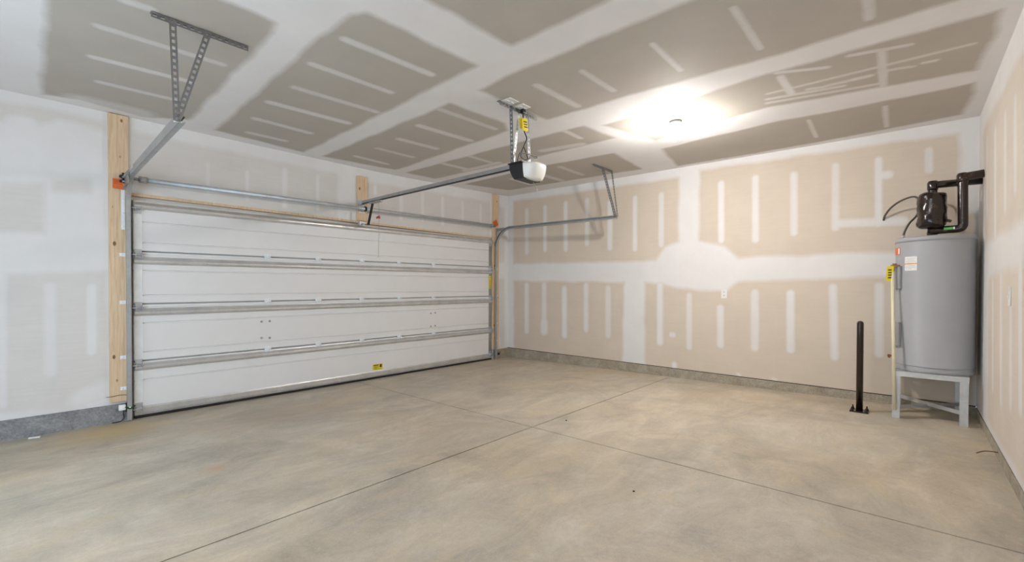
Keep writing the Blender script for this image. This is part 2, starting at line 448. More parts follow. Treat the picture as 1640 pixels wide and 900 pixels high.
CEIL_PAPER = [[(2.042, -5.856), (2.683, -5.311), (2.623, -5.196), (2.636, -5.026), (2.621, -4.918), (2.5, -4.886), (1.33, -4.887), (0.345, -4.883), (0.115, -5.213), (0.213, -5.637), (0.102, -5.85)], [(3.124, -4.595), (3.16, -3.74), (2.824, -3.747), (2.151, -3.729), (0.137, -3.718), (0.22, -4.638), (1.455, -4.652), (2.636, -4.671), (3.04, -4.655)], [(2.509, -3.461), (2.549, -2.806), (2.443, -2.628), (0.348, -2.539), (0.27, -2.567), (0.156, -3.502)], [(0.247, -2.371), (2.87, -2.246), (3.078, -2.222), (3.128, -1.69), (2.166, -1.711), (0.242, -1.854)], [(0.275, -1.291), (1.859, -1.319), (2.849, -1.203), (2.752, -0.276), (0.42, -0.431)], [(3.341, -0.987), (4.449, -1.085), (5.444, -0.998), (5.841, -0.986), (5.859, -0.544), (5.823, -0.164), (4.238, -0.094), (3.176, -0.108)], [(3.225, -2.113), (4.688, -2.208), (5.858, -2.173), (5.871, -1.782), (5.831, -1.257), (4.541, -1.517), (3.417, -1.324)], [(2.883, -3.465), (3.264, -3.485), (4.589, -3.44), (5.84, -3.46), (5.86, -2.454), (5.666, -2.456), (4.743, -2.468), (3.699, -2.562), (2.91, -2.589)], [(3.476, -4.442), (3.521, -3.768), (5.83, -3.70), (5.83, -4.66), (3.49, -4.614)]]
CEIL_MUD = [((1.772, -5.626), (1.805, -4.987), 0.036), ((1.249, -5.615), (1.308, -5.08), 0.038), ((0.77, -5.545), (0.81, -5.068), 0.039), ((2.212, -5.565), (2.226, -5.451), 0.038), ((2.769, -4.546), (2.805, -3.888), 0.037), ((2.291, -4.55), (2.312, -3.924), 0.036), ((1.815, -4.482), (1.865, -3.788), 0.039), ((1.36, -4.512), (1.411, -3.84), 0.047), ((0.86, -4.464), (0.854, -3.963), 0.046), ((0.392, -4.375), (0.404, -4.042), 0.044), ((2.343, -3.431), (2.37, -2.758), 0.038), ((1.876, -3.314), (1.92, -2.688), 0.047), ((1.391, -3.227), (1.426, -2.771), 0.048), ((0.929, -3.214), (0.946, -2.756), 0.044), ((0.459, -3.232), (0.447, -2.792), 0.037), ((0.992, -2.307), (0.996, -1.847), 0.049), ((1.485, -2.318), (1.471, -1.928), 0.04), ((2.86, -2.26), (2.848, -1.927), 0.034), ((0.917, -1.863), (1.521, -1.836), 0.057), ((3.287, -3.216), (3.3, -2.664), 0.037), ((3.678, -3.168), (3.689, -2.727), 0.03), ((4.222, -3.168), (4.223, -2.695), 0.023), ((4.727, -3.21), (4.732, -2.633), 0.024), ((5.305, -2.851), (5.296, -2.571), 0.03), ((4.747, -2.096), (4.75, -1.699), 0.03), ((5.334, -2.066), (5.317, -1.36), 0.028), ((4.607, -1.827), (5.777, -1.77), 0.024), ((4.743, -2.18), (5.03, -2.031), 0.026), ((5.164, -2.126), (5.474, -2.03), 0.025), ((4.582, -1.71), (5.08, -1.591), 0.028), ((5.0, -1.681), (5.107, -1.672), 0.033), ((5.145, -1.672), (5.247, -1.664), 0.032), ((5.311, -1.686), (5.398, -1.671), 0.024), ((5.423, -1.663), (5.49, -1.633), 0.022), ((5.548, -1.655), (5.608, -1.644), 0.023), ((4.869, -1.706), (4.968, -1.673), 0.026), ((4.563, -1.621), (5.32, -1.446), 0.029), ((5.31, -0.864), (5.301, -0.223), 0.022), ((4.757, -0.927), (4.736, -0.306), 0.021), ((1.532, -0.977), (1.518, -0.423), 0.058), ((1.993, -1.118), (1.96, -0.538), 0.047), ((1.045, -1.04), (0.994, -0.54), 0.05), ((2.28, -1.855), (2.733, -1.753), 0.064), ((0.194, -5.578), (0.208, -5.247), 0.151), ((0.11, -5.897), (0.084, -5.781), 0.027)]
# ------------------------------------------------------------------ drywall surfaces
def sd_poly(P, poly):
    x, y = P[:, 0], P[:, 1]
    d = np.full(len(P), 1e9); ins = np.zeros(len(P), bool)
    n = len(poly)
    for i in range(n):
        ax, ay = poly[i]; bx, by = poly[(i + 1) % n]
        ex, ey = bx - ax, by - ay
        t = np.clip(((x - ax) * ex + (y - ay) * ey) / (ex * ex + ey * ey + 1e-12), 0, 1)
        d = np.minimum(d, np.hypot(x - ax - t * ex, y - ay - t * ey))
        c = ((ay > y) != (by > y))
        xi = ax + (y - ay) * ex / (ey if abs(ey) > 1e-12 else 1e-12)
        ins ^= c & (x < xi)
    return np.where(ins, -d, d)

def sd_caps(P, a, b):
    ax, ay = a; ex, ey = b[0] - ax, b[1] - ay
    x, y = P[:, 0] - ax, P[:, 1] - ay
    t = np.clip((x * ex + y * ey) / (ex * ex + ey * ey + 1e-12), 0, 1)
    return np.hypot(x - t * ex, y - t * ey)

def mud_mask(P, papers, streaks, soft=0.035, amt=1.0):
    w = 0.0045 * (np.sin(P[:, 0] * 9.1 + 1.3 * np.sin(P[:, 1] * 5.3)) + np.sin(P[:, 1] * 11.7 + 1.1 * np.sin(P[:, 0] * 7.9)) + 0.6 * np.sin((P[:, 0] + P[:, 1]) * 23))
    paper = np.zeros(len(P))
    for q in papers:
        paper = np.maximum(paper, np.clip(0.5 - (sd_poly(P, q) + w) / (2 * soft), 0, 1))
    mud = 1 - paper
    for k, (a, b, hw) in enumerate(streaks):
        d = sd_caps(P, a, b) - hw + w * min(0.35, hw * 5)
        s_ = max(0.012, hw * 0.45)
        mud = np.maximum(mud, np.clip(0.5 - d / (2 * s_), 0, 1) * (0.72 + 0.25 * ((k * 37) % 10) / 10) * amt)
    return mud

def sheet(name, mat, uv2xyz, u0, u1, v0, v1, papers, streaks, step, holes=(), backing=None, org=(0, 0, 0), soft=0.035, amt=1.0):
    nu = max(2, int(round((u1 - u0) / step)) + 1); nv = max(2, int(round((v1 - v0) / step)) + 1)
    us = np.linspace(u0, u1, nu); vv = np.linspace(v0, v1, nv)
    # snap grid lines to hole edges
    for (a, b, c, d) in holes:
        for e in (a, b): us[np.argmin(abs(us - e))] = e
        for e in (c, d): vv[np.argmin(abs(vv - e))] = e
    U, V = np.meshgrid(us, vv, indexing='ij')
    P = np.stack([U.ravel(), V.ravel()], 1)
    mud = mud_mask(P, papers, streaks, soft, amt)
    co = uv2xyz(P)
    I = np.arange(nu * nv).reshape(nu, nv)
    F = np.stack([I[:-1, :-1], I[1:, :-1], I[1:, 1:], I[:-1, 1:]], -1).reshape(-1, 4)
    cu = (us[:-1] + us[1:]) / 2; cv = (vv[:-1] + vv[1:]) / 2
    CU, CV = np.meshgrid(cu, cv, indexing='ij'); keep = np.ones(CU.size, bool)
    for (a, b, c, d) in holes:
        keep &= ~((CU.ravel() > a) & (CU.ravel() < b) & (CV.ravel() > c) & (CV.ravel() < d))
    F = F[keep]
    if backing is not None:
        nb = len(co); bv = np.array(backing.v); bf = np.array(backing.f) + nb
        co = np.vstack([co, bv]); F = np.vstack([F, bf]); mud = np.concatenate([mud, np.ones(len(bv))])
    me = bpy.data.meshes.new(name)
    me.vertices.add(len(co)); me.vertices.foreach_set('co', (co - np.array(org)).astype(np.float32).ravel())
    me.loops.add(F.size); me.loops.foreach_set('vertex_index', F.astype(np.int32).ravel())
    me.polygons.add(len(F)); me.polygons.foreach_set('loop_start', (np.arange(len(F)) * 4).astype(np.int32))
    me.polygons.foreach_set('loop_total', np.full(len(F), 4, np.int32))
    me.update(calc_edges=True)
    at = me.attributes.new('mud', 'FLOAT', 'POINT'); at.data.foreach_set('value', mud.astype(np.float32))
    me.materials.append(MAT[mat])
    o = bpy.data.objects.new(name, me); COL.objects.link(o); o.location = org; o['_base'] = tuple(org)
    return tag(o, kind='structure')

ZW = HC + 0.010      # drywall stops just above the stem wall
DY0, DY1, DZ1 = -5.285, -0.405, 2.155    # garage door opening
def xyz(fx):
    def g(P):
        a, b = P[:, 0], P[:, 1]
        return np.stack(fx(a, b), 1)
    return g

# wall with the garage door
bk = MB().box(-0.14, -0.008, YF, DY0, ZW, S).box(-0.14, -0.008, DY1, 0.1, ZW, S + .1).box(-0.14, -0.008, DY0, DY1, DZ1, S + .1)
sheet('wall_left', 'wall_left', xyz(lambda a, b: (a * 0, a, b)), YF, 0.0, ZW, 2.96, LEFT_PAPER, LEFT_MUD, 0.02,
      [(DY0, DY1, 0, DZ1)], bk)
# wall with the outlet and the water heater
bk = MB().box(-0.1, W + 0.1, 0.008, 0.14, ZW, S + .1)
sheet('wall_back', 'wall_back', xyz(lambda a, b: (a, a * 0, b)), 0.0, W, ZW, 2.96, BACK_PAPER, BACK_MUD, 0.018, (), bk)
# right-hand wall
bk = MB().box(W + 0.008, W + 0.14, YF, 0.1, ZW, S + .1)
sheet('wall_right', 'wall_right', xyz(lambda a, b: (a * 0 + W, a, b)), YF, 0.0, ZW, 2.96, RIGHT_PAPER, RIGHT_MUD, 0.022, (), bk, soft=0.05)
# ceiling
def ceil_xyz(P):
    x, y = P[:, 0], P[:, 1]
    z = S + 0.08 * np.maximum(0, 1 + y / 2.8) ** 1.3 * np.maximum(0, 1 - x / 5)
    return np.stack([x, y, z], 1)
bk = MB().box(-0.1, W + 0.1, YF, 0.1, S + 0.10, S + 0.2)
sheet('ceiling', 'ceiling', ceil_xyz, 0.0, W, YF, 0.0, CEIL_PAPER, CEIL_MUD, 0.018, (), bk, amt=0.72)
# wall behind the camera with the opening the daylight comes through
OX0, OX1, OZ1 = 1.2, 4.6, 2.12
mb = MB().box(-0.14, OX0, YF - 0.14, YF, -0.1, S + .1).box(OX1, W + 0.14, YF - 0.14, YF, -0.1, S + .1).box(OX0, OX1, YF - 0.14, YF, OZ1, S + .1)
wf = struct('wall_front', mb, 'wall_right')

# floor: four slabs between saw-cut control joints
JX, JY, G = 3.05, -2.975, 0.0055
base = MB()
def zq(x, d): return zfloor(x) - d
def slab(x0, x1, y0, y1, top, bot):
    m = MB()
    v_ = [(x0, y0), (x1, y0), (x1, y1), (x0, y1)]
    m.add([(x, y, zq(x, bot)) for x, y in v_] + [(x, y, zq(x, top)) for x, y in v_],
          [(3, 2, 1, 0), (4, 5, 6, 7), (0, 1, 5, 4), (1, 2, 6, 5), (2, 3, 7, 6), (3, 0, 4, 7)])
    return m
fl = struct('floor', slab(-0.25, W, YF - .1, 0, 0.006, 0.12), 'joint')
for (x0, x1) in ((-0.25, JX - G), (JX + G, W)):
    for (y0, y1) in ((YF - .1, JY - G), (JY + G, 0)):
        slab(x0, x1, y0, y1, 0.0, 0.006).build('concrete_slab', 'floor', fl, bevel=0.0012)

# concrete stem wall under the drywall
def curbx(name, x0, x1, y0, y1, mat):
    m = MB(); n = max(2, int(max(abs(x1 - x0), abs(y1 - y0)) / 0.06)); rnd = random.Random(name)
    m.box(x0, x1, y0, y1, -0.06, HC)
    return struct(name, m, mat, bevel=0.004)
curbx('baseboard_left', -0.14, 0.026, YF, DY0 - 0.02, 'curb_grey')
curbx('baseboard_left.001', -0.14, 0.003, DY1 + 0.03, 0.003, 'curb')
curbx('baseboard_back', -0.14, W, -0.003, 0.14, 'curb')
curbx('baseboard_right', W - 0.006, W + 0.14, YF, -0.003, 'curb')
# black strips painting the shade of the gap between stem wall and drywall
struct('gap_shade_1', MB().box(-0.13, -0.006, YF, DY0 - 0.03, HC + .0005, ZW), 'rubber')
struct('gap_shade_2', MB().box(-0.13, W + 0.006, 0.006, 0.13, HC + .0005, ZW), 'rubber')
struct('gap_shade_3', MB().box(W + 0.0061, W + 0.13, YF, 0.13, HC + .0005, ZW), 'rubber')
struct('gap_shade_4', MB().box(-0.13, -0.006, DY1 + 0.03, 0.0059, HC + .0005, ZW), 'rubber')
# wooden jamb lining round the opening
struct('trim_1', MB().box(-0.13, 0.006, DY0, DY1, DZ1 - 0.022, DZ1 + 0.004), 'pine')
struct('trim_2', MB().box(-0.13, -0.002, DY0, DY0 + 0.012, 0.0, DZ1 - 0.022), 'galv_dark')
struct('trim_3', MB().box(-0.13, -0.002, DY1 - 0.012, DY1, 0.0, DZ1 - 0.022), 'galv_dark')

# weather stops outside the closed door
struct('trim_4', MB().box(-0.085, -0.058, DY0 + 0.012, DY1 - 0.012, DZ1 - 0.10, DZ1 - 0.022), 'door')
struct('trim_5', MB().box(-0.085, -0.058, DY0 + 0.012, DY0 + 0.07, 0.0, DZ1 - 0.10), 'door')
struct('trim_6', MB().box(-0.085, -0.058, DY1 - 0.07, DY1 - 0.012, 0.0, DZ1 - 0.10), 'door')

# ------------------------------------------------------------------ timber boards on the door wall
tag(MB().box(0.0, 0.038, -5.432, -5.292, 0.192, 2.862).build('timber_post', 'pine', None, 0.003, (0, -5.36, 0.19)),
    'tall pale pine board standing full height left of the garage door', 'board')
tag(MB().box(0.0, 0.038, -2.982, -2.840, 2.160, 2.752).build('timber_block', 'pine', None, 0.003, (0, -2.91, 2.16)),
    'short pine block above the middle of the garage door behind the opener rail', 'board')
tag(MB().box(0.0, 0.038, -0.420, -0.278, 0.182, 2.920).build('timber_post', 'pine', None, 0.003, (0, -0.35, 0.18)),
    'narrow-looking pine board in the far corner right of the garage door', 'board')

# ------------------------------------------------------------------ garage door
def warp(x, y, z): return (x, y, z * (1 + 0.018 * (y + 5.25) / 4.8))
GD = thing('garage_door', (0, -2.84, 0.0), 'wide white sectional garage door with galvanised struts, closed', 'garage door')
EY0, EY1 = -5.258, -0.425
joints = [0.085, 0.55, 1.10, 1.607, 2.10]
for i in range(4):
    z0, z1 = joints[i], joints[i + 1]
    gap = 0.006
    prof = [(-0.05, z0 + gap), (-0.006, z0 + gap), (0.0, z0 + gap + 0.006)]
    def groove(z, d=0.012, h=0.0075): return [(0.0, z - h), (-d, z - h * .4), (-d, z + h * .4), (0.0, z + h)]
    prof += groove(z0 + 0.085) if i else []
    prof += groove(z1 - (0.185 if i < 3 else 0.21)) + groove(z1 - 0.03, 0.007, 0.0035)
    prof += [(0.0, z1 - gap - 0.006), (-0.006, z1 - gap), (-0.05, z1 - gap)]
    m = MB(); k = len(prof)
    m.add([(x, EY0, z) for x, z in prof] + [(x, EY1, z) for x, z in prof],
          [(j, (j + 1) % k, k + (j + 1) % k, k + j) for j in range(k)] + [tuple(range(k)), tuple(reversed(range(k, 2 * k)))])
    m.map(warp).build('door_section', 'door', GD)
m = MB().box(-0.057, -0.0502, EY0, EY1, 0.03, 2.098)
m.map(warp).build('outer_skin', 'door', GD)
def hat(z, d=0.036, name='strut'):
    prof = [(0.001, -0.036), (0.004, -0.036), (0.006, -0.029), (d * .6, -0.027), (d * .9, -0.021), (d, -0.012), (d, 0.000), (d * .88, 0.008), (d * .55, 0.018), (d * .25, 0.027), (0.006, 0.031), (0.004, 0.037), (0.001, 0.037)]
    k = len(prof); m = MB()
    ys = [EY0 + 0.004, EY1 - 0.004]
    m.add([(x, y, z + b) for y in ys for x, b in prof], [(j, (j + 1) % k, k + (j + 1) % k, k + j) for j in range(k)] + [tuple(range(k)), tuple(reversed(range(k, 2 * k)))])
    return m.map(warp).build(name, 'strut', GD)
for z in (0.497, 1.022, 1.518): hat(z)
hat(2.045, 0.034)
# end stiles, one each side of every section
for ys, mat in (((-5.252, -5.190), 'galv_bright'), ((-0.492, -0.430), 'galv_dark')):
    for i in range(4):
        m = MB().box(0.0006, 0.0035, ys[0], ys[1], joints[i] + 0.012, joints[i + 1] - 0.012)
        for q in range(5):
            zc = joints[i] + 0.06 + q * 0.09
            for yy in (ys[0] + 0.014, ys[1] - 0.014):
                m.lathe([(0.004, 0.0035), (0.004, 0.0055), (0.002, 0.0065)], (0, yy, zc + 0.01 * (q % 2)), 6, 'X')
        m.map(warp).build('end_stile', mat, GD)
# intermediate hinges
m = MB()
m.box(0.001, 0.006, -0.036, 0.036, 0.006, 0.044).box(0.001, 0.006, -0.022, 0.022, -0.018, 0.004)
m.tube([(0.012, -0.034, 0.006), (0.012, 0.034, 0.006)], 0.008, 8)
m.box(0.004, 0.016, -0.026, -0.018, -0.016, 0.034).box(0.004, 0.016, 0.018, 0.026, -0.016, 0.034)
for yy, zz in ((-0.024, 0.03), (0.024, 0.03), (0, -0.01)): m.lathe([(0.006, 0.006), (0.006, 0.010), (0.003, 0.011)], (0, yy, zz), 6, 'X')
HY = (-4.075, -3.49, -2.90, -2.315, -1.70)
proto = None
for zj in (joints[1], joints[2], joints[3]):
    for y in HY:
        q = warp(0, y, zj - 0.012)
        if proto is None:
            m.map(lambda x, yy, z: (x + q[0], yy + q[1], z + q[2])); proto = m.build('hinge', 'galv_bright', GD, org=q); q0 = Vector(q)
        else: again(proto, Vector(q) - q0)
# end hinges with roller stems
for side, ys in ((-1, -5.222), (1, -0.461)):
    pr_ = None
    for zj in (2.05, joints[3], joints[2], joints[1], 0.13):
        q = Vector(warp(0, ys, zj - 0.035))
        if pr_ is None:
            m = MB().box(0.0036, 0.007, -0.028, 0.028, -0.05, 0.055).box(0.007, 0.052, -0.026, -0.022, -0.022, 0.022).box(0.007, 0.052, 0.022, 0.026, -0.022, 0.022)
            m.tube([(0.046, -side * 0.03, 0.0), (0.046, side * 0.072, 0.0)], 0.006, 8)
            m.map(lambda x, yy, z: (x + q.x, yy + q.y, z + q.z))
            pr_ = m.build('end_hinge', 'galv', GD, org=q); qq = q
        else: again(pr_, q - qq)
# operator bracket bolts
pb = None
for (y, z) in ((-4.141, 0.872), (-4.055, 0.874), (-4.141, 0.686), (-4.055, 0.68), (-1.749, 0.872), (-1.664, 0.876), (-1.749, 0.670), (-1.664, 0.674)):
    if pb is None:
        pb = MB().lathe([(0.013, 0.0005), (0.013, 0.004), (0.008, 0.007), (0.004, 0.008)], (0, y, z), 8, 'X').build('bolt_head', 'galv_dark', GD, org=(0, y, z)); b0 = Vector((0, y, z))
    else: again(pb, Vector((0, y, z)) - b0)
# bottom retainer and weather seal
m = MB(); prof = [(0.001, 0.112), (0.004, 0.112), (0.010, 0.096), (0.012, 0.060), (0.020, 0.056), (0.020, 0.044), (0.012, 0.040), (0.010, 0.030), (-0.045, 0.030), (-0.045, 0.0835), (0.001, 0.0835)]
k = len(prof)
m.add([(x, EY0 + 0.002, z) for x, z in prof] + [(x, EY1 - 0.002, z) for x, z in prof], [(j, (j + 1) % k, k + (j + 1) % k, k + j) for j in range(k)] + [tuple(range(k)), tuple(reversed(range(k, 2 * k)))])
m.build('bottom_retainer', 'alu', GD)
MB().box(-0.045, 0.004, EY0 + 0.003, EY1 - 0.003, 0.0005, 0.0295).build('bottom_seal', 'rubber', GD, bevel=0.008)
# stickers
st = MB().box(0.0002, 0.0012, -2.742, -2.586, 0.118, 0.200).map(warp).build('caution_sticker', 'yellow', GD)
m = MB()
m.box(0.0012, 0.0018, -2.728, -2.650, 0.178, 0.190)
for a, b_, z in ((-2.728, -2.66, .166), (-2.725, -2.64, .152), (-2.728, -2.675, .140), (-2.72, -2.61, .128)): m.box(0.0012, 0.0018, a, b_, z, z + 0.005)
m.box(0.0012, 0.0018, -2.632, -2.600, 0.150, 0.192)
m.map(warp).build('sticker_print', 'ink', st)
st = MB().box(0.0036, 0.0046, -0.490, -0.432, 1.255, 1.475).build('tension_sticker', 'yellow', GD)
m = MB()
for z in (1.44, 1.40, 1.37, 1.34, 1.31, 1.28): m.box(0.0046, 0.0052, -0.48, -0.445, z, z + 0.008)
m.build('sticker_print', 'ink', st)

# ------------------------------------------------------------------ door tracks
def c_prof(open_dir, a=0.040, b=0.052, t=0.003, lip=0.010):
    """C section; web at the outer side, opens towards open_dir*lateral"""
    o = open_dir
    pts = [(-a / 2, -b / 2), (a / 2, -b / 2), (a / 2, -b / 2 + lip), (a / 2 - t, -b / 2 + lip), (a / 2 - t, -b / 2 + t), (-a / 2 + t, -b / 2 + t),
           (-a / 2 + t, b / 2 - t), (a / 2 - t, b / 2 - t), (a / 2 - t, b / 2 - lip), (a / 2, b / 2 - lip), (a / 2, b / 2), (-a / 2, b / 2)]
    return [(o * p, q) for p, q in pts]
def track_path(y, xv, zr, x_end, z0, z1, R, zb):
    p = [(xv, y, zb), (xv, y, zb + (z0 - R - zb) * .5)]
    for k in range(0, 13):
        a = math.pi / 2 * k / 12
        p.append((xv + R - R * math.cos(a), y, z0 - R + R * math.sin(a)))
    p += [(xv + R + (x_end - xv - R) * f, y, z0 + (z1 - z0) * f) for f in (0.33, 0.66, 1.0)]
    return p

LT = thing('door_track', (0.05, -5.30, 0.0), 'left galvanised door track curving up towards the camera from the tall pine board', 'door track', 'garage door tracks')
yl = -5.298
MB().sweep(track_path(yl, 0.050, 0, 2.20, 2.285, 2.285, 0.30, 0.012), c_prof(1, 0.034, 0.044), (0, 1, 0)).build('track_rail', 'track', LT)
MB().box(0.50, 2.20, yl - 0.0205, yl - 0.0172, 2.258, 2.322).build('stiffener_angle', 'galv_dark', LT)
m = MB().box(0.0385, 0.0425, yl - 0.048, yl - 0.022, 1.80, 2.17)
for z in (1.83, 1.95, 2.08): m.lathe([(0.008, 0.0425), (0.008, 0.048), (0.004, 0.05)], (0, yl - 0.036, z), 8, 'X')
m.build('wall_angle', 'galv_bright', LT)
m = MB().box(0.0385, 0.0425, yl - 0.046, yl + 0.004, 2.17, 2.30).box(0.0425, 0.30, yl - 0.0255, yl - 0.022, 2.20, 2.318)
for (x, z) in ((0.10, 2.28), (0.18, 2.28), (0.10, 2.24), (0.26, 2.28)): m.tube([(x, yl - 0.045, z), (x, yl - 0.02, z)], 0.008, 8)
m.build('flag_bracket', 'galv_dark', LT)
m = MB()
m.tube([(0.046, yl - 0.05, 2.29), (0.075, yl - 0.05, 2.29)], 0.014, 8).tube([(0.06, yl - 0.035, 2.25), (0.06, yl - 0.035, 2.325)], 0.008, 8).box(0.0425, 0.07, yl - 0.06, yl - 0.03, 2.235, 2.255)
m.build('end_fitting', 'black', LT)
pj = None
for z in (1.565, 1.12, 0.605, 0.315):
    q = Vector((0.0385, yl - 0.04, z))
    if pj is None:
        pj = MB().box(0.0385, 0.0415, yl - 0.062, yl - 0.004, z - 0.016, z + 0.016).box(0.0415, 0.062, yl - 0.0245, yl - 0.0205, z - 0.016, z + 0.016).lathe([(0.009, 0.0415), (0.009, 0.047), (0.004, 0.049)], (0, yl - 0.045, z), 8, 'X').build('jamb_bracket', 'galv_bright', LT, org=q); j0 = q
    else: again(pj, q - j0)
# ceiling angle + two perforated hangers
zc = S - 0.001
MB().ladder((2.20, -5.445, zc - 0.004), (2.20, -4.940, zc - 0.004), (1, 0, 0), 0.034, 0.003).ladder((2.218, -5.445, zc - 0.020), (2.218, -4.940, zc - 0.020), (0, 0, 1), 0.032, 0.003).build('ceiling_angle', 'hanger', LT)
MB().ladder((2.222, -5.345, zc - 0.006), (2.212, -5.325, 2.262), (0, 1, 0), 0.036, 0.003).ladder((2.204, -5.328, zc - 0.006), (2.194, -5.310, 2.262), (1, 0, 0), 0.036, 0.003).build('hanger_angle', 'hanger', LT)
MB().ladder((2.226, -5.165, zc - 0.010), (2.218, -5.322, 2.275), (0, 1, 0), 0.036, 0.003).build('hanger_brace', 'hanger', LT)
m = MB()
for p in ((2.20, -5.328, 2.30), (2.20, -5.328, 2.265)): m.tube([(p[0], p[1] - 0.012, p[2]), (p[0], p[1] + 0.03, p[2])], 0.008, 8)
m.build('hanger_bolts', 'galv', LT)

RT = thing('door_track', (0.05, -0.36, 0.0), 'right galvanised door track curving out of the far corner along the tan wall', 'door track', 'garage door tracks')
yr = -0.372
def splay(x, y, z): return (x, y - 0.135 * max(0.0, min(1.0, (x - 0.25) / 2.2)), z)
MB().sweep(track_path(yr, 0.050, 0, 2.500, 2.300, 2.245, 0.36, 0.012), c_prof(-1, 0.038, 0.044), (0, 1, 0)).map(splay).build('track_rail', 'track', RT)
MB().sweep([(0.50, yr + 0.0225, 2.292), (1.5, yr + .0225, 2.270), (2.495, yr + 0.0225, 2.247)], [(-0.0017, -0.024), (0.0017, -0.024), (0.0017, 0.026), (-0.0017, 0.026)], (0, 1, 0)).map(splay).build('stiffener_angle', 'galv_dark', RT)
MB().box(0.0385, 0.0425, yr + 0.022, yr + 0.048, 1.80, 2.20).build('wall_angle', 'galv_dark', RT)
MB().box(0.0385, 0.0425, yr + 0.004, yr + 0.046, 2.20, 2.32).box(0.0425, 0.24, yr + 0.022, yr + 0.0255, 2.268, 2.318).build('flag_bracket', 'galv_dark', RT)
pj = None
for z in (1.60, 1.13, 0.64, 0.33):
    q = Vector((0.0385, yr + 0.04, z))
    if pj is None:
        pj = MB().box(0.0385, 0.0415, yr + 0.004, yr + 0.062, z - 0.016, z + 0.016).box(0.0415, 0.062, yr + 0.0205, yr + 0.0245, z - 0.016, z + 0.016).build('jamb_bracket', 'galv_bright', RT, org=q); j0 = q
    else: again(pj, q - j0)
def zcc(y): return zceil(2.4, y) - 0.001
MB().ladder((2.40, -0.965, zcc(-.965) - 0.004), (2.40, -0.495, zcc(-.495) - 0.004), (1, 0, 0), 0.034, 0.003).ladder((2.418, -0.965, zcc(-.965) - 0.020), (2.418, -0.495, zcc(-.495) - 0.020), (0, 0, 1), 0.032, 0.003).build('ceiling_angle', 'hanger', RT)
MB().ladder((2.422, -0.735, zcc(-.73) - 0.01), (2.506, -0.535, 2.240), (0, 1, 0), 0.036, 0.003).ladder((2.404, -0.718, zcc(-.73) - 0.01), (2.488, -0.518, 2.240), (1, 0, 0), 0.036, 0.003).build('hanger_angle', 'hanger', RT)
MB().ladder((2.424, -0.515, zcc(-.52) - 0.01), (2.510, -0.500, 2.248), (0, 1, 0), 0.034, 0.003).build('hanger_brace', 'hanger', RT)

# ------------------------------------------------------------------ torsion bar
TB = thing('torsion_bar', (0.10, -2.9, 2.31), 'long round steel torsion tube running above the top of the garage door', 'torsion bar')
def tz(y): return 2.277 + (y + 5.227) * 0.0152
m = MB().tube([(0.10, -5.215, tz(-5.215)), (0.10, -0.50, tz(-0.5))], 0.024, 16)
m.build('tube', 'galv', TB)
for y0, y1, r in ((-5.225, -5.165, 0.031), (-0.535, -0.475, 0.033)):
    MB().tube([(0.10, y0, tz(y0)), (0.10, y1, tz(y1))], r, 16).build('end_collar', 'galv_dark', TB)
MB().tube([(0.10, -2.918, tz(-2.92)), (0.10, -2.895, tz(-2.9))], 0.034, 16).build('bearing_collar', 'black', TB)
m = MB().box(0.0385, 0.043, -2.965, -2.885, tz(-2.92) - .05, tz(-2.92) + .06).box(0.043, 0.10, -2.928, -2.922, tz(-2.92) - .028, tz(-2.92) + .028)
m.build('centre_bracket', 'galv', TB)
for ya, yb3 in ((-5.266, -5.215), (-0.51, -0.42)):
    MB().tube([(0.10, ya, tz(ya)), (0.10, yb3, tz(yb3))], 0.014, 10).build('end_shaft', 'galv_dark', TB)
# orange tags hanging at the two ends
o = tag(MB().obox((0.052, -5.368, 2.218), ((0, 1, -0.06), (1, 0, 0.1), (0, 0, 1)), (0.037, 0.0012, 0.046)).build('warning_tag', 'orange', None, 0, (0.05, -5.368, 2.26)), 'orange-red warning tag on the tall pine board beside the left track', 'tag')
m = MB()
for i in range(5): m.obox((0.0546 - 0.0008 * i, -5.368, 2.246 - i * 0.014), ((0, 1, -0.06), (1, 0, 0.1), (0, 0, 1)), (0.028, 0.0007, 0.0022))
m.build('tag_print', 'orange_dark', o)
o = tag(MB().obox((0.052, -0.375, 2.405), ((0, 0.8, 0.45), (1, 0, 0.15), (0, -0.45, 0.8)), (0.055, 0.0014, 0.055)).build('warning_tag', 'orange', None, 0, (0.05, -0.375, 2.44)), 'tilted orange warning tag on the far corner pine board at the tube end', 'tag')
m = MB()
for i in range(3): m.obox((0.055, -0.375 + .012 * i, 2.42 - i * 0.02), ((0, 0.8, 0.45), (1, 0, 0.15), (0, -0.45, 0.8)), (0.035, 0.0008, 0.003))
m.build('tag_print', 'orange_dark', o)

# ------------------------------------------------------------------ garage door opener
OP = thing('garage_door_opener', (2.95, -2.94, 2.22), 'ceiling-hung garage door opener, black motor box with white light cover and long rail', 'opener')
y0 = -2.93
m = MB()
m.bar((0.085, -2.945, 2.396), (2.84, y0, 2.378), 0.034, 0.036, (0, 1, 0))
m.build('rail', 'galv_dark', OP, bevel=0.003)
MB().bar((0.10, -2.945, 2.3725), (2.84, y0, 2.3545), 0.026, 0.007, (0, 1, 0)).build('drive_chain', 'black', OP)
m = MB().box(0.0385, 0.043, -2.985, -2.905, 2.355, 2.44).box(0.043, 0.12, -2.968, -2.964, 2.365, 2.425).box(0.043, 0.12, -2.926, -2.922, 2.365, 2.425)
m.build('header_bracket', 'galv', OP)
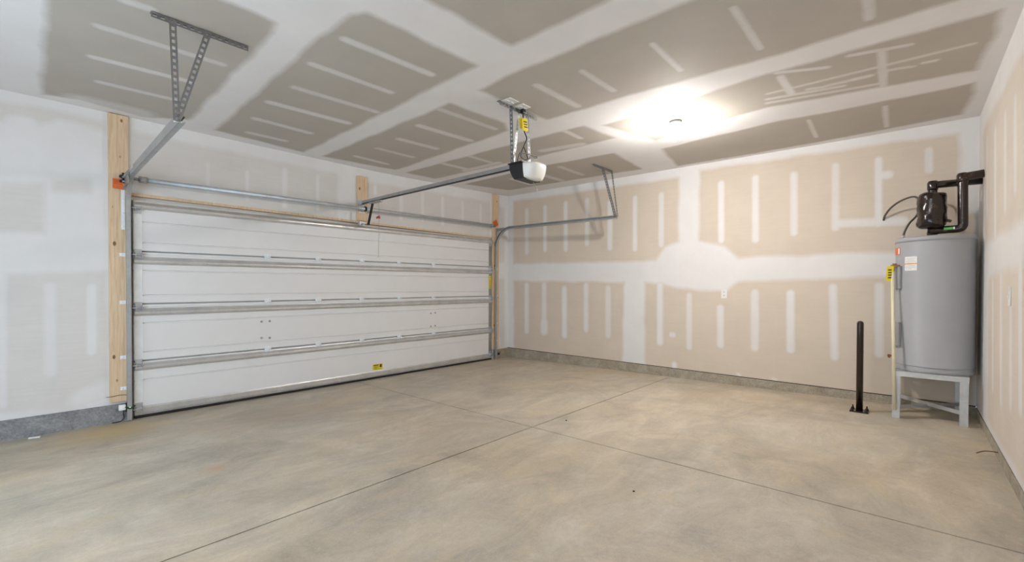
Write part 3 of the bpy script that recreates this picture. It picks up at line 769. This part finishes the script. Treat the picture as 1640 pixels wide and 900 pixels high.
# motor box: tapered towards the bottom
def body(x0, x1, zt, zb, yc, wt, wb, taper0=0.03, taper1=0.0, n=5):
    m = MB(); vs_ = []
    for k in range(n):
        f = k / (n - 1); e = f ** 2.2
        w_ = wt + (wb - wt) * e; xa = x0 + taper0 * e; xb = x1 - taper1 * e; z = zt + (zb - zt) * f
        vs_ += [(xa, yc - w_, z), (xb, yc - w_, z), (xb, yc + w_, z), (xa, yc + w_, z)]
    fs = [(k * 4 + j, k * 4 + (j + 1) % 4, (k + 1) * 4 + (j + 1) % 4, (k + 1) * 4 + j) for k in range(n - 1) for j in range(4)]
    m.add(vs_, fs + [(3, 2, 1, 0), tuple((n - 1) * 4 + j for j in range(4))])
    return m
yb = -2.922
body(2.835, 2.998, 2.362, 2.222, yb, 0.130, 0.118, 0.05, 0.0).build('motor_housing', 'black', OP, bevel=0.008)
MB().box(2.825, 2.99, yb - 0.135, yb + 0.135, 2.360, 2.370).build('chassis_plate', 'black', OP, bevel=0.002)
# rounded white lens on the near end
m = MB(); ny, nz = 14, 8; vs_ = []
for i in range(ny + 1):
    a = -1 + 2 * i / ny
    for k in range(nz + 1):
        f = k / nz
        half = 0.131 - 0.016 * f ** 2
        ex = 0.105 * (1 - abs(a) ** 3.2) ** 0.6 * (1 - 0.45 * f ** 2.5)
        zt = 2.360 - 0.010 * (1 - abs(a) ** 2 * 0)
        vs_.append((3.0 + ex, yb + a * half, zt - f * 0.132 * (1 - 0.1 * abs(a) ** 3)))
nn = (ny + 1) * (nz + 1)
vs_ += [(2.999, p[1], p[2]) for p in vs_[:nn]]
idx = lambda i, k: i * (nz + 1) + k
fs = [(idx(i, k), idx(i + 1, k), idx(i + 1, k + 1), idx(i, k + 1)) for i in range(ny) for k in range(nz)]
fs += [(nn + a, nn + d, nn + c, nn + b_) for a, b_, c, d in fs]
for i in range(ny):
    fs += [(idx(i, 0), nn + idx(i, 0), nn + idx(i + 1, 0), idx(i + 1, 0)), (idx(i, nz), idx(i + 1, nz), nn + idx(i + 1, nz), nn + idx(i, nz))]
m.add(vs_, fs, True)
m.build('light_cover', 'lens', OP)
m = MB()
for k in range(4): m.box(3.02, 3.055 - 0.006 * k, yb - 0.05 + k * 0.028, yb - 0.036 + k * 0.028, 2.222, 2.228)
m.build('cover_vent', 'galv_dark', OP)
# ceiling angle and hangers
MB().ladder((2.868, -3.225, S - 0.006), (2.868, -2.725, S - 0.006), (1, 0, 0), 0.034, 0.003).ladder((2.886, -3.225, S - 0.024), (2.886, -2.725, S - 0.024), (0, 0, 1), 0.032, 0.003).build('ceiling_angle', 'hanger', OP)
MB().ladder((2.862, -3.055, S - 0.01), (2.862, -3.036, 2.372), (0, 1, 0), 0.038, 0.003).ladder((2.880, -3.074, S - 0.01), (2.880, -3.055, 2.372), (1, 0, 0), 0.034, 0.003).build('hanger_angle', 'hanger', OP)
MB().ladder((2.870, -2.838, S - 0.01), (2.870, -2.806, 2.372), (0, 1, 0), 0.034, 0.003).build('hanger_strap', 'hanger', OP)
MB().ladder((2.876, -2.965, S - 0.03), (2.872, -3.03, 2.375), (0, 1, 0), 0.026, 0.003).build('hanger_brace', 'galv', OP)
MB().tube([(2.852, -2.99, 2.40), (2.860, -2.80, 2.395)], 0.004, 6).build('cross_rod', 'galv', OP)
# power cord
def smooth_path(pts, n=6):
    P = [Vector(p) for p in pts]; out = []
    for i in range(len(P) - 1):
        a, b_, c, d = P[max(i - 1, 0)], P[i], P[i + 1], P[min(i + 2, len(P) - 1)]
        for k in range(n):
            t = k / n
            out.append(0.5 * ((2 * b_) + (c - a) * t + (2 * a - 5 * b_ + 4 * c - d) * t * t + (3 * b_ - a - 3 * c + d) * t ** 3))
    return out + [P[-1]]
cord = MB().tube(smooth_path([(2.915, -2.953, 2.835), (2.915, -2.945, 2.70), (2.905, -2.915, 2.66), (2.90, -2.885, 2.615), (2.90, -2.935, 2.52), (2.895, -2.955, 2.45), (2.895, -2.90, 2.425), (2.90, -2.85, 2.445), (2.90, -2.80, 2.47), (2.90, -2.74, 2.475), (2.90, -2.75, 2.49), (2.90, -2.85, 2.485), (2.90, -2.96, 2.475), (2.90, -2.995, 2.43), (2.89, -3.005, 2.366)]), 0.0055, 6)
cord.build('power_cord', 'black', OP)
MB().tube(smooth_path([(2.905, -2.925, 2.53), (2.90, -2.90, 2.50), (2.90, -2.86, 2.43)]), 0.005, 6).build('cord_loop', 'black', OP)
MB().box(2.897, 2.933, -2.972, -2.932, 2.822, 2.862).build('plug', 'black', OP, bevel=0.006)
m = MB().obox((2.922, -2.936, 2.725), ((0.15, 1, 0.05), (1, -0.15, 0), (0, -0.12, 1)), (0.032, 0.0012, 0.055)).obox((2.905, -2.965, 2.735), ((0.5, 1, 0.1), (1, -0.5, 0), (0, -0.2, 1)), (0.018, 0.0012, 0.045))
o = m.build('cord_tag', 'yellow', OP)
m = MB()
for i in range(3): m.obox((2.9245, -2.934 + 0.004 * i, 2.75 - i * 0.022), ((0.15, 1, 0.05), (1, -0.15, 0), (0, -0.12, 1)), (0.02, 0.0008, 0.005))
m.build('tag_print', 'ink', o)
# arm to the door, trolley, release cord with red handle
m = MB().bar((0.365, -2.945, 2.376), (0.245, -2.945, 2.085), 0.030, 0.008, (0, 1, 0)).bar((0.245, -2.945, 2.085), (0.06, -2.945, 2.115), 0.030, 0.008, (0, 1, 0))
m.build('door_arm', 'black', OP)
MB().box(0.30, 0.56, -2.968, -2.922, 2.345, 2.366).build('trolley', 'galv_dark', OP)
MB().box(0.052, 0.10, -2.985, -2.905, 2.085, 2.14).build('door_bracket', 'galv', OP)
cordp = smooth_path([(0.505, -2.945, 2.35), (0.506, -2.945, 2.15), (0.508, -2.945, 1.95), (0.49, -2.94, 1.80), (0.485, -2.94, 1.65)])
o = MB().tube(cordp, 0.0025, 5).build('release_cord', 'cord', OP)
MB().obox((0.482, -2.945, 2.158), ((1, 0, 0.25), (0, 1, 0), (-0.25, 0, 1)), (0.032, 0.008, 0.009)).obox((0.515, -2.945, 2.15), ((0, 0, 1), (0, 1, 0), (1, 0, 0)), (0.014, 0.008, 0.006)).build('release_handle', 'red', o)
MB().tube(smooth_path([(2.96, -2.86, 2.225), (2.96, -2.845, 2.20), (2.955, -2.80, 2.165), (2.95, -2.815, 2.12)]), 0.0025, 5).build('antenna_wire', 'cord', OP)
# white outlet plates on the ceiling over the opener
for y, lab in ((-3.145, 'white ceiling cover plate nearer the left end of the opener angle'), (-2.985, 'white ceiling outlet plate with the opener cord plugged in')):
    o = tag(MB().box(2.862, 2.985, y - 0.058, y + 0.058, S - 0.006, S - 0.0005).build('outlet_plate', 'white_plastic', None, 0.002, (2.92, y, S)), lab, 'outlet')
    for dy in (-0.025, 0.029):
        MB().box(2.905, 2.940, y + dy - 0.015, y + dy + 0.015, S - 0.009, S - 0.006).build('socket_face', 'white_plastic', o)

# ------------------------------------------------------------------ ceiling lamp
def ceiling_bulb(x, y, label, glow, neck):
    L = thing('ceiling_bulb', (x, y, S), label, 'lamp')
    MB().lathe([(0.058, 0.0), (0.060, -0.006), (0.055, -0.022), (0.040, -0.034), (0.026, -0.042), (0.025, -0.062)], (x, y, S), 28).build('lampholder', 'white_plastic', L)
    MB().lathe([(0.014, -0.062), (0.018, -0.078), (0.030, -0.100), (0.0375, -0.118), (0.0385, -0.128), (0.0365, -0.146)], (x, y, S), 24).build('bulb_neck', neck, L)
    MB().lathe([(0.0365, -0.146), (0.033, -0.154), (0.027, -0.162), (0.010, -0.171), (0.001, -0.172)], (x, y, S), 24).build('bulb', glow, L)
ceiling_bulb(3.80, -1.73, 'lit bare bulb in a white porcelain holder on the ceiling', 'bulb', 'bulb_frost')
ceiling_bulb(4.20, -6.90, 'added unseen fill bulb on the ceiling behind the camera', 'bulb_fill', 'bulb_frost')  # added out of view to give fill light

# ------------------------------------------------------------------ water heater
HX, HY_, HR = 5.650, -0.330, 0.272
HB, HT = 0.515, 1.735
ST = thing('heater_stand', (HX, HY_, zfloor(HX)), 'galvanised steel stand with crossed braces under the grey water heater', 'stand')
sx0, sx1, sy0, sy1 = 5.370, 5.868, -0.600, -0.075
for (a, b_, ya, yb2) in ((sx0, sx1, sy0, sy0 + .004), (sx0, sx1, sy1 - .004, sy1), (sx0, sx0 + .004, sy0, sy1), (sx1 - .004, sx1, sy0, sy1)):
    pass
m = MB()
m.box(sx0, sx1, sy0, sy0 + .004, 0.472, 0.512).box(sx0, sx1, sy1 - .004, sy1, 0.472, 0.512).box(sx0, sx0 + .004, sy0 + .004, sy1 - .004, 0.472, 0.512).box(sx1 - .004, sx1, sy0 + .004, sy1 - .004, 0.472, 0.512)
m.box(sx0 - .001, sx1 + .001, sy0 - .001, sy1 + .001, 0.512, 0.516)
m.build('top_frame', 'stand', ST)
for (x, sx) in ((sx0, 1), (sx1, -1)):
    for (y, sy) in ((sy0, 1), (sy1, -1)):
        zf = zfloor(x) + 0.0005
        m = MB().box(x + sx * .004, x + sx * .058, y + sy * .0042, y + sy * .0082, zf, 0.511).box(x + sx * .0042, x + sx * .0082, y + sy * .008, y + sy * .055, zf, 0.511)
        m.lathe([(0.007, 0), (0.007, 0.004), (0.003, 0.005)], (x + sx * .03, y - sy * 0.001, 0.495), 8, 'Y')
        m.build('leg', 'stand', ST)
MB().bar((sx0 + .012, sy1 - .012, 0.205), (sx1 - .012, sy0 + .012, 0.200), 0.034, 0.004, (0, 0, 1)).build('brace', 'stand', ST)
MB().bar((sx0 + .012, sy0 + .012, 0.182), (sx1 - .012, sy1 - .012, 0.192), 0.030, 0.004, (0, 0, 1)).build('brace', 'stand', ST)

WH = thing('water_heater', (HX, HY_, HB + 0.002), 'tall grey cylindrical water heater in the right corner on a steel stand', 'water heater')
hb = HB + 0.002
MB().lathe([(HR - .004, hb), (HR + .001, hb + .004), (HR + .001, hb + .030), (HR - .003, hb + .034), (HR - .003, HT - .03), (HR - .006, HT - .012), (HR - .02, HT - .001)], (HX, HY_, 0), 72).build('tank', 'tank', WH)
MB().lathe([(HR + .002, HT - .040), (HR + .002, HT - .014), (HR - .006, HT + .001), (HR - .03, HT + .006), (0.02, HT + .010)], (HX, HY_, 0), 72).build('top_pan', 'tank', WH)
MB().lathe([(HR + .002, hb + .052), (HR + .0025, hb + .054), (HR + .002, hb + .056)], (HX, HY_, 0), 72).build('base_seam', 'panel', WH)
def curved(a0, a1, r0, r1, z0, z1, n=10):
    """shell patch on the tank; angles in degrees about the tank axis"""
    m = MB(); vs_ = []
    for i in range(n + 1):
        a = math.radians(a0 + (a1 - a0) * i / n); c, s_ = math.cos(a), math.sin(a)
        vs_ += [(HX + r0 * c, HY_ + r0 * s_, z0), (HX + r1 * c, HY_ + r1 * s_, z0), (HX + r1 * c, HY_ + r1 * s_, z1), (HX + r0 * c, HY_ + r0 * s_, z1)]
    fs = [(i * 4 + j, i * 4 + (j + 1) % 4, (i + 1) * 4 + (j + 1) % 4, (i + 1) * 4 + j) for i in range(n) for j in range(4)]
    return m.add(vs_, fs + [(3, 2, 1, 0), tuple(n * 4 + j for j in range(4))])
AP = 196
for z0_, z1_ in ((1.265, 1.475), (0.735, 0.955)):
    curved(AP - 20, AP + 20, HR - .002, HR + 0.020, z0_, z1_).build('access_panel', 'panel', WH, bevel=0.004)
curved(AP - 8, AP + 14, HR - .001, HR + .0008, 1.585, 1.650).build('maker_sticker', 'orange', WH)
curved(AP + 9, AP + 13.5, HR + .0008, HR + .0014, 1.592, 1.643).build('sticker_stripe', 'white_label', WH)
o = curved(223, 244.5, HR - .001, HR + .0008, 1.432, 1.560).build('rating_label', 'white_label', WH)
curved(223.3, 244.2, HR + .0008, HR + .0013, 1.489, 1.499).build('label_stripe', 'orange_print', o)
for rows in (((225, 242, 1.540), (225, 240, 1.526), (225, 243, 1.512)), ((225, 241, 1.474), (225, 243, 1.461), (225, 236, 1.448))):
    for aa, ab, z in rows:
        curved(aa, ab, HR + .0008, HR + .0013, z, z + 0.0025, 6).build('label_line', 'galv_dark', o)
curved(207.5, 212, HR - .001, HR + .0008, 0.725, 0.835).build('small_label', 'white_label', WH)
ca, sa = math.cos(math.radians(190)), math.sin(math.radians(190))
m = MB().tube([(HX + HR * ca, HY_ + HR * sa, 0.628), (HX + (HR + .05) * ca, HY_ + (HR + .05) * sa, 0.628)], 0.009, 8).tube([(HX + (HR + .038) * ca, HY_ + (HR + .038) * sa, 0.640), (HX + (HR + .038) * ca, HY_ + (HR + .038) * sa, 0.608)], 0.010, 8)
m.build('drain_valve', 'copper', WH)

# relief valve with discharge pipe and yellow tag
vx, vy, vz = 5.392, -0.470, 1.478
DP = thing('discharge_pipe', (5.393, -0.63, 0.16), 'thin cream relief pipe with brass valve down the left of the water heater', 'pipe')
na = Vector((vx - HX, vy - HY_, 0)).normalized()
p0 = Vector((HX, HY_, vz)) + na * (HR + .001); p1 = p0 + na * 0.052
MB().tube([p0, p1], 0.013, 10).tube([p1 + Vector((0, 0, .012)), p1 - Vector((0, 0, .045))], 0.015, 10).tube([p0 + Vector((0, 0, .020)) + na * .02, p1 + Vector((0, 0, .020))], 0.006, 6).build('relief_valve', 'brass', DP)
b0_ = Vector((5.392, -0.640, 0.165)); t0_ = p1 - Vector((0, 0, .045))
MB().tube([t0_, b0_], 0.0135, 14).build('pipe', 'cream', DP)
tg = p1 + Vector((-0.018, -0.018, -0.070))
o = MB().obox(tg, ((1, 0.25, 0), (-0.25, 1, 0), (0.06, 0, 1)), (0.026, 0.0012, 0.070)).build('valve_tag', 'yellow', DP)
m = MB()
for i in range(4): m.obox(tg + Vector((0.0, -0.0022, 0.035 - 0.024 * i)), ((1, 0.25, 0), (-0.25, 1, 0), (0.06, 0, 1)), (0.013, 0.0006, 0.006))
m.build('tag_print', 'ink', o)

# wrapped pipes and expansion tank over the heater
PI_ = thing('insulated_pipes', (5.634, -0.33, HT + .012), 'glossy black wrapped pipes and bulky wrapped tank on top of the water heater', 'pipes')
zt = HT + 0.011
def elbow_path(pts, r=0.05, n=5):
    P = [Vector(p) for p in pts]; out = [P[0]]
    for i in range(1, len(P) - 1):
        a = (P[i - 1] - P[i]).normalized(); b_ = (P[i + 1] - P[i]).normalized()
        s0, s1 = P[i] + a * r, P[i] + b_ * r
        for k in range(n + 1):
            t = k / n; out.append(s0 * (1 - t) ** 2 + P[i] * 2 * t * (1 - t) + s1 * t * t)
    return out + [P[-1]]
MB().tube(elbow_path([(5.634, -0.33, zt), (5.634, -0.33, 2.222), (W - 0.002, -0.26, 2.226)], 0.035), 0.033, 18).build('cold_pipe', 'wrap', PI_)
MB().tube(elbow_path([(5.625, -0.35, 1.80), (5.828, -0.40, 1.800), (5.822, -0.40, 2.252), (W - 0.002, -0.40, 2.262)], 0.04), 0.0345, 18).build('hot_pipe', 'wrap', PI_)
for c_, r_ in (((5.634, -0.33, 2.222), 0.039), ((5.822, -0.40, 2.250), 0.040)):
    MB().lathe([(r_ * .9, -.05), (r_, -.03), (r_, 0.02), (r_ * .8, 0.036), (0.002, 0.040)], c_, 16).build('pipe_elbow', 'wrap', PI_)
MB().tube([(5.634, -0.33, zt), (5.634, -0.33, 1.79)], 0.037, 16).build('pipe_collar', 'wrap', PI_)
# lumpy wrapped expansion tank
m = MB(); n, k = 28, 16; vs_ = []; rr = random.Random(3)
prof = [(0.02, 2.138), (0.065, 2.142), (0.090, 2.130), (0.100, 2.105), (0.102, 2.06), (0.099, 2.03), (0.102, 2.00), (0.100, 1.96), (0.097, 1.93), (0.103, 1.90), (0.104, 1.87), (0.098, 1.845), (0.080, 1.828), (0.03, 1.824)]
for r_, z in prof:
    for q in range(n):
        a = 2 * math.pi * q / n
        rj = r_ * (1 + 0.03 * math.sin(3 * a + z * 30) + 0.02 * math.sin(7 * a - z * 55)) + rr.uniform(-.0012, .0012)
        vs_.append((5.628 + rj * math.cos(a), -0.375 + rj * math.sin(a), z + 0.006 * math.sin(2 * a)))
fs = [(i * n + q, i * n + (q + 1) % n, (i + 1) * n + (q + 1) % n, (i + 1) * n + q) for i in range(len(prof) - 1) for q in range(n)]
m.add(vs_, fs + [tuple(range(n)), tuple((len(prof) - 1) * n + q for q in range(n))], True)
m.build('wrapped_tank', 'wrap', PI_)
MB().obox((5.735, -0.425, 1.875), ((0.8, -0.2, -0.4), (0.2, 1, 0), (0.4, 0, 0.8)), (0.022, 0.010, 0.012)).build('wrap_flap', 'wrap', PI_, bevel=0.006)
o = MB().bar((5.708, -0.408, 1.806), (5.768, -0.422, 1.806), 0.020, 0.005, (0, 0, 1)).build('pipe_label', 'green', PI_)
MB().bar((5.768, -0.422, 1.806), (5.776, -0.424, 1.806), 0.020, 0.005, (0, 0, 1)).build('label_edge', 'white_label', PI_)

# flexible conduit from the wall to the heater top
cp = smooth_path([(5.278, 0.0, 1.972), (5.292, -0.035, 2.02), (5.34, -0.09, 2.085), (5.41, -0.16, 2.130), (5.49, -0.21, 2.152), (5.535, -0.225, 2.13), (5.545, -0.24, 2.05), (5.530, -0.27, 1.965), (5.478, -0.31, 1.890), (5.448, -0.33, 1.82), (5.434, -0.335, 1.766)], 8)
CO = thing('flexible_conduit', (5.278, 0.0, 1.97), 'thin dark flexible conduit arching from the back wall to the heater top', 'conduit')
m = MB().tube(cp, [0.0085 + 0.0012 * (i % 2) for i in range(len(cp))], 10)
m.build('conduit', 'conduit', CO)
MB().tube([(5.434, -0.335, 1.744), (5.434, -0.335, 1.775)], 0.014, 10).build('connector', 'galv', CO)

# ------------------------------------------------------------------ bollard
BX, BY = 5.136, -0.545
bz = zfloor(BX)
BO = thing('bollard', (BX, BY, bz), 'slim glossy black bollard bolted to the floor left of the water heater', 'bollard')
MB().lathe([(0.027, bz + 0.012), (0.027, 0.925), (0.0255, 0.938), (0.020, 0.949), (0.011, 0.955), (0.001, 0.957)], (BX, BY, 0), 28).build('post', 'bollard', BO)
MB().box(BX - 0.072, BX + 0.072, BY - 0.072, BY + 0.072, bz + 0.0015, bz + 0.012).build('base_plate', 'bollard', BO, bevel=0.003)
pb = None
for sx in (-1, 1):
    for sy in (-1, 1):
        q = Vector((BX + sx * .054, BY + sy * .054, bz + .012))
        if pb is None:
            pb = MB().lathe([(0.015, 0), (0.015, 0.003), (0.0115, 0.003), (0.0115, 0.014), (0.006, 0.015), (0.006, 0.034), (0.004, 0.036)], q, 8).build('anchor_bolt', 'bollard', BO, org=q); b1 = q
        else: again(pb, q - b1)

# ------------------------------------------------------------------ wall outlet and switch
o = tag(MB().box(3.707, 3.777, -0.006, -0.0003, 1.142, 1.258).build('wall_outlet', 'white_plastic', None, 0.002, (3.742, 0, 1.2)), 'white duplex outlet on the tan wall below the round patch', 'outlet')
for dz in (0.022, -0.022):
    f_ = MB().box(3.725, 3.759, -0.009, -0.006, 1.2 + dz - .014, 1.2 + dz + .014).build('socket_face', 'white_plastic', o)
    MB().box(3.734, 3.737, -0.0096, -0.009, 1.2 + dz - .004, 1.2 + dz + .007).box(3.747, 3.750, -0.0096, -0.009, 1.2 + dz - .004, 1.2 + dz + .007).box(3.740, 3.744, -0.0096, -0.009, 1.2 + dz - .011, 1.2 + dz - .006).build('slot', 'ink', f_)
o = tag(MB().box(W - 0.006, W - 0.0003, -1.860, -1.788, 1.160, 1.276).build('light_switch', 'white_plastic', None, 0.002, (W, -1.824, 1.218)), 'white switch plate on the right-hand wall past the water heater', 'switch')
MB().box(W - 0.013, W - 0.006, -1.830, -1.818, 1.206, 1.230).build('toggle', 'white_plastic', o)

# ------------------------------------------------------------------ safety sensors at the foot of both tracks
SE = thing('safety_sensor', (0.05, -5.31, 0.14), 'small safety sensor with green light at the foot of the left track', 'sensor', 'door safety sensors')
MB().box(0.040, 0.078, -5.375, -5.325, 0.115, 0.165).build('sensor_body', 'galv_bright', SE, bevel=0.005)
MB().box(0.0405, 0.074, -5.325, -5.318, 0.095, 0.178).build('sensor_bracket', 'black', SE)
MB().tube(smooth_path([(0.085, -5.33, 0.145), (0.088, -5.30, 0.128), (0.088, -5.275, 0.135), (0.075, -5.262, 0.145)]), 0.008, 7).build('sensor_cable', 'cord_green', SE)
MB().lathe([(0.009, 0.078), (0.009, 0.084), (0.004, 0.087)], (0.006, -5.298, 0.131), 10, 'X').build('status_light', 'led', SE)
MB().tube(smooth_path([(0.03, -5.33, 0.12), (0.045, -5.34, 0.08), (0.034, -5.335, 0.04), (0.05, -5.36, 0.012), (0.06, -5.42, 0.010)]), 0.004, 6).build('sensor_lead', 'black', SE)
SE2 = thing('safety_sensor', (0.08, -0.34, 0.10), 'small dark safety sensor at the foot of the right track in the corner', 'sensor', 'door safety sensors')
MB().box(0.045, 0.078, -0.335, -0.280, 0.075, 0.115).build('sensor_body', 'black', SE2, bevel=0.005)
MB().box(0.0405, 0.078, -0.3485, -0.3405, 0.06, 0.13).build('sensor_bracket', 'galv_dark', SE2)
MB().tube(smooth_path([(0.06, -0.28, 0.10), (0.05, -0.25, 0.105), (0.03, -0.22, 0.12)]), 0.004, 6).build('sensor_lead', 'black', SE2)
# loose wires
tag(MB().tube(smooth_path([(0.006, -5.455, 0.245), (0.045, -5.43, 0.250), (0.046, -5.36, 0.256), (0.046, -5.318, 0.250)]), 0.0028, 6).build('loose_wire', 'wire', None, 0, (0.02, -5.38, 0.25)), 'thin brown wire lying across the bottom of the tall pine board', 'wire')
tag(MB().tube(smooth_path([(0.006, -0.22, 0.215), (0.03, -0.19, 0.235), (0.02, -0.15, 0.245)]), 0.003, 6).build('loose_wire', 'cream', None, 0, (0.02, -0.19, 0.23)), 'short pale wire end sticking out of the wall in the far corner', 'wire')
tag(MB().tube(smooth_path([(W - 0.008, -1.49, 0.150), (W - 0.04, -1.485, 0.148), (W - 0.075, -1.48, 0.140), (W - 0.11, -1.48, 0.118)]), 0.004, 6).build('form_tie', 'rust', None, 0, (W - 0.05, -1.48, 0.14)), 'rusty form tie poking out of the right-hand concrete base', 'wire')
# crumbs on the floor
tag(MB().obox((0.10, -5.905, zfloor(.10) + 0.006), ((0.3, 1, 0), (1, -0.3, 0), (0, 0, 1)), (0.035, 0.014, 0.005)).build('drywall_scrap', 'white_label', None, 0.003, (0.1, -5.905, 0.003)), 'white drywall crumb on the floor by the left concrete base', 'debris')
for x, y, r_, lab in ((3.171, -2.632, 0.008, 'dark pebble on the floor just beyond the crossing joints'), (4.30, -3.55, 0.007, 'dark pebble on the floor in front of the long joint')):
    m = MB().lathe([(r_ * .3, 0.0005), (r_, r_ * .4), (r_ * .8, r_ * .9), (r_ * .2, r_ * 1.2)], (x, y, zfloor(x)), 7)
    tag(m.build('pebble', 'ink', None, 0, (x, y, zfloor(x))), lab, 'debris')

for o in bpy.data.objects:
    if '_base' in o: del o['_base']
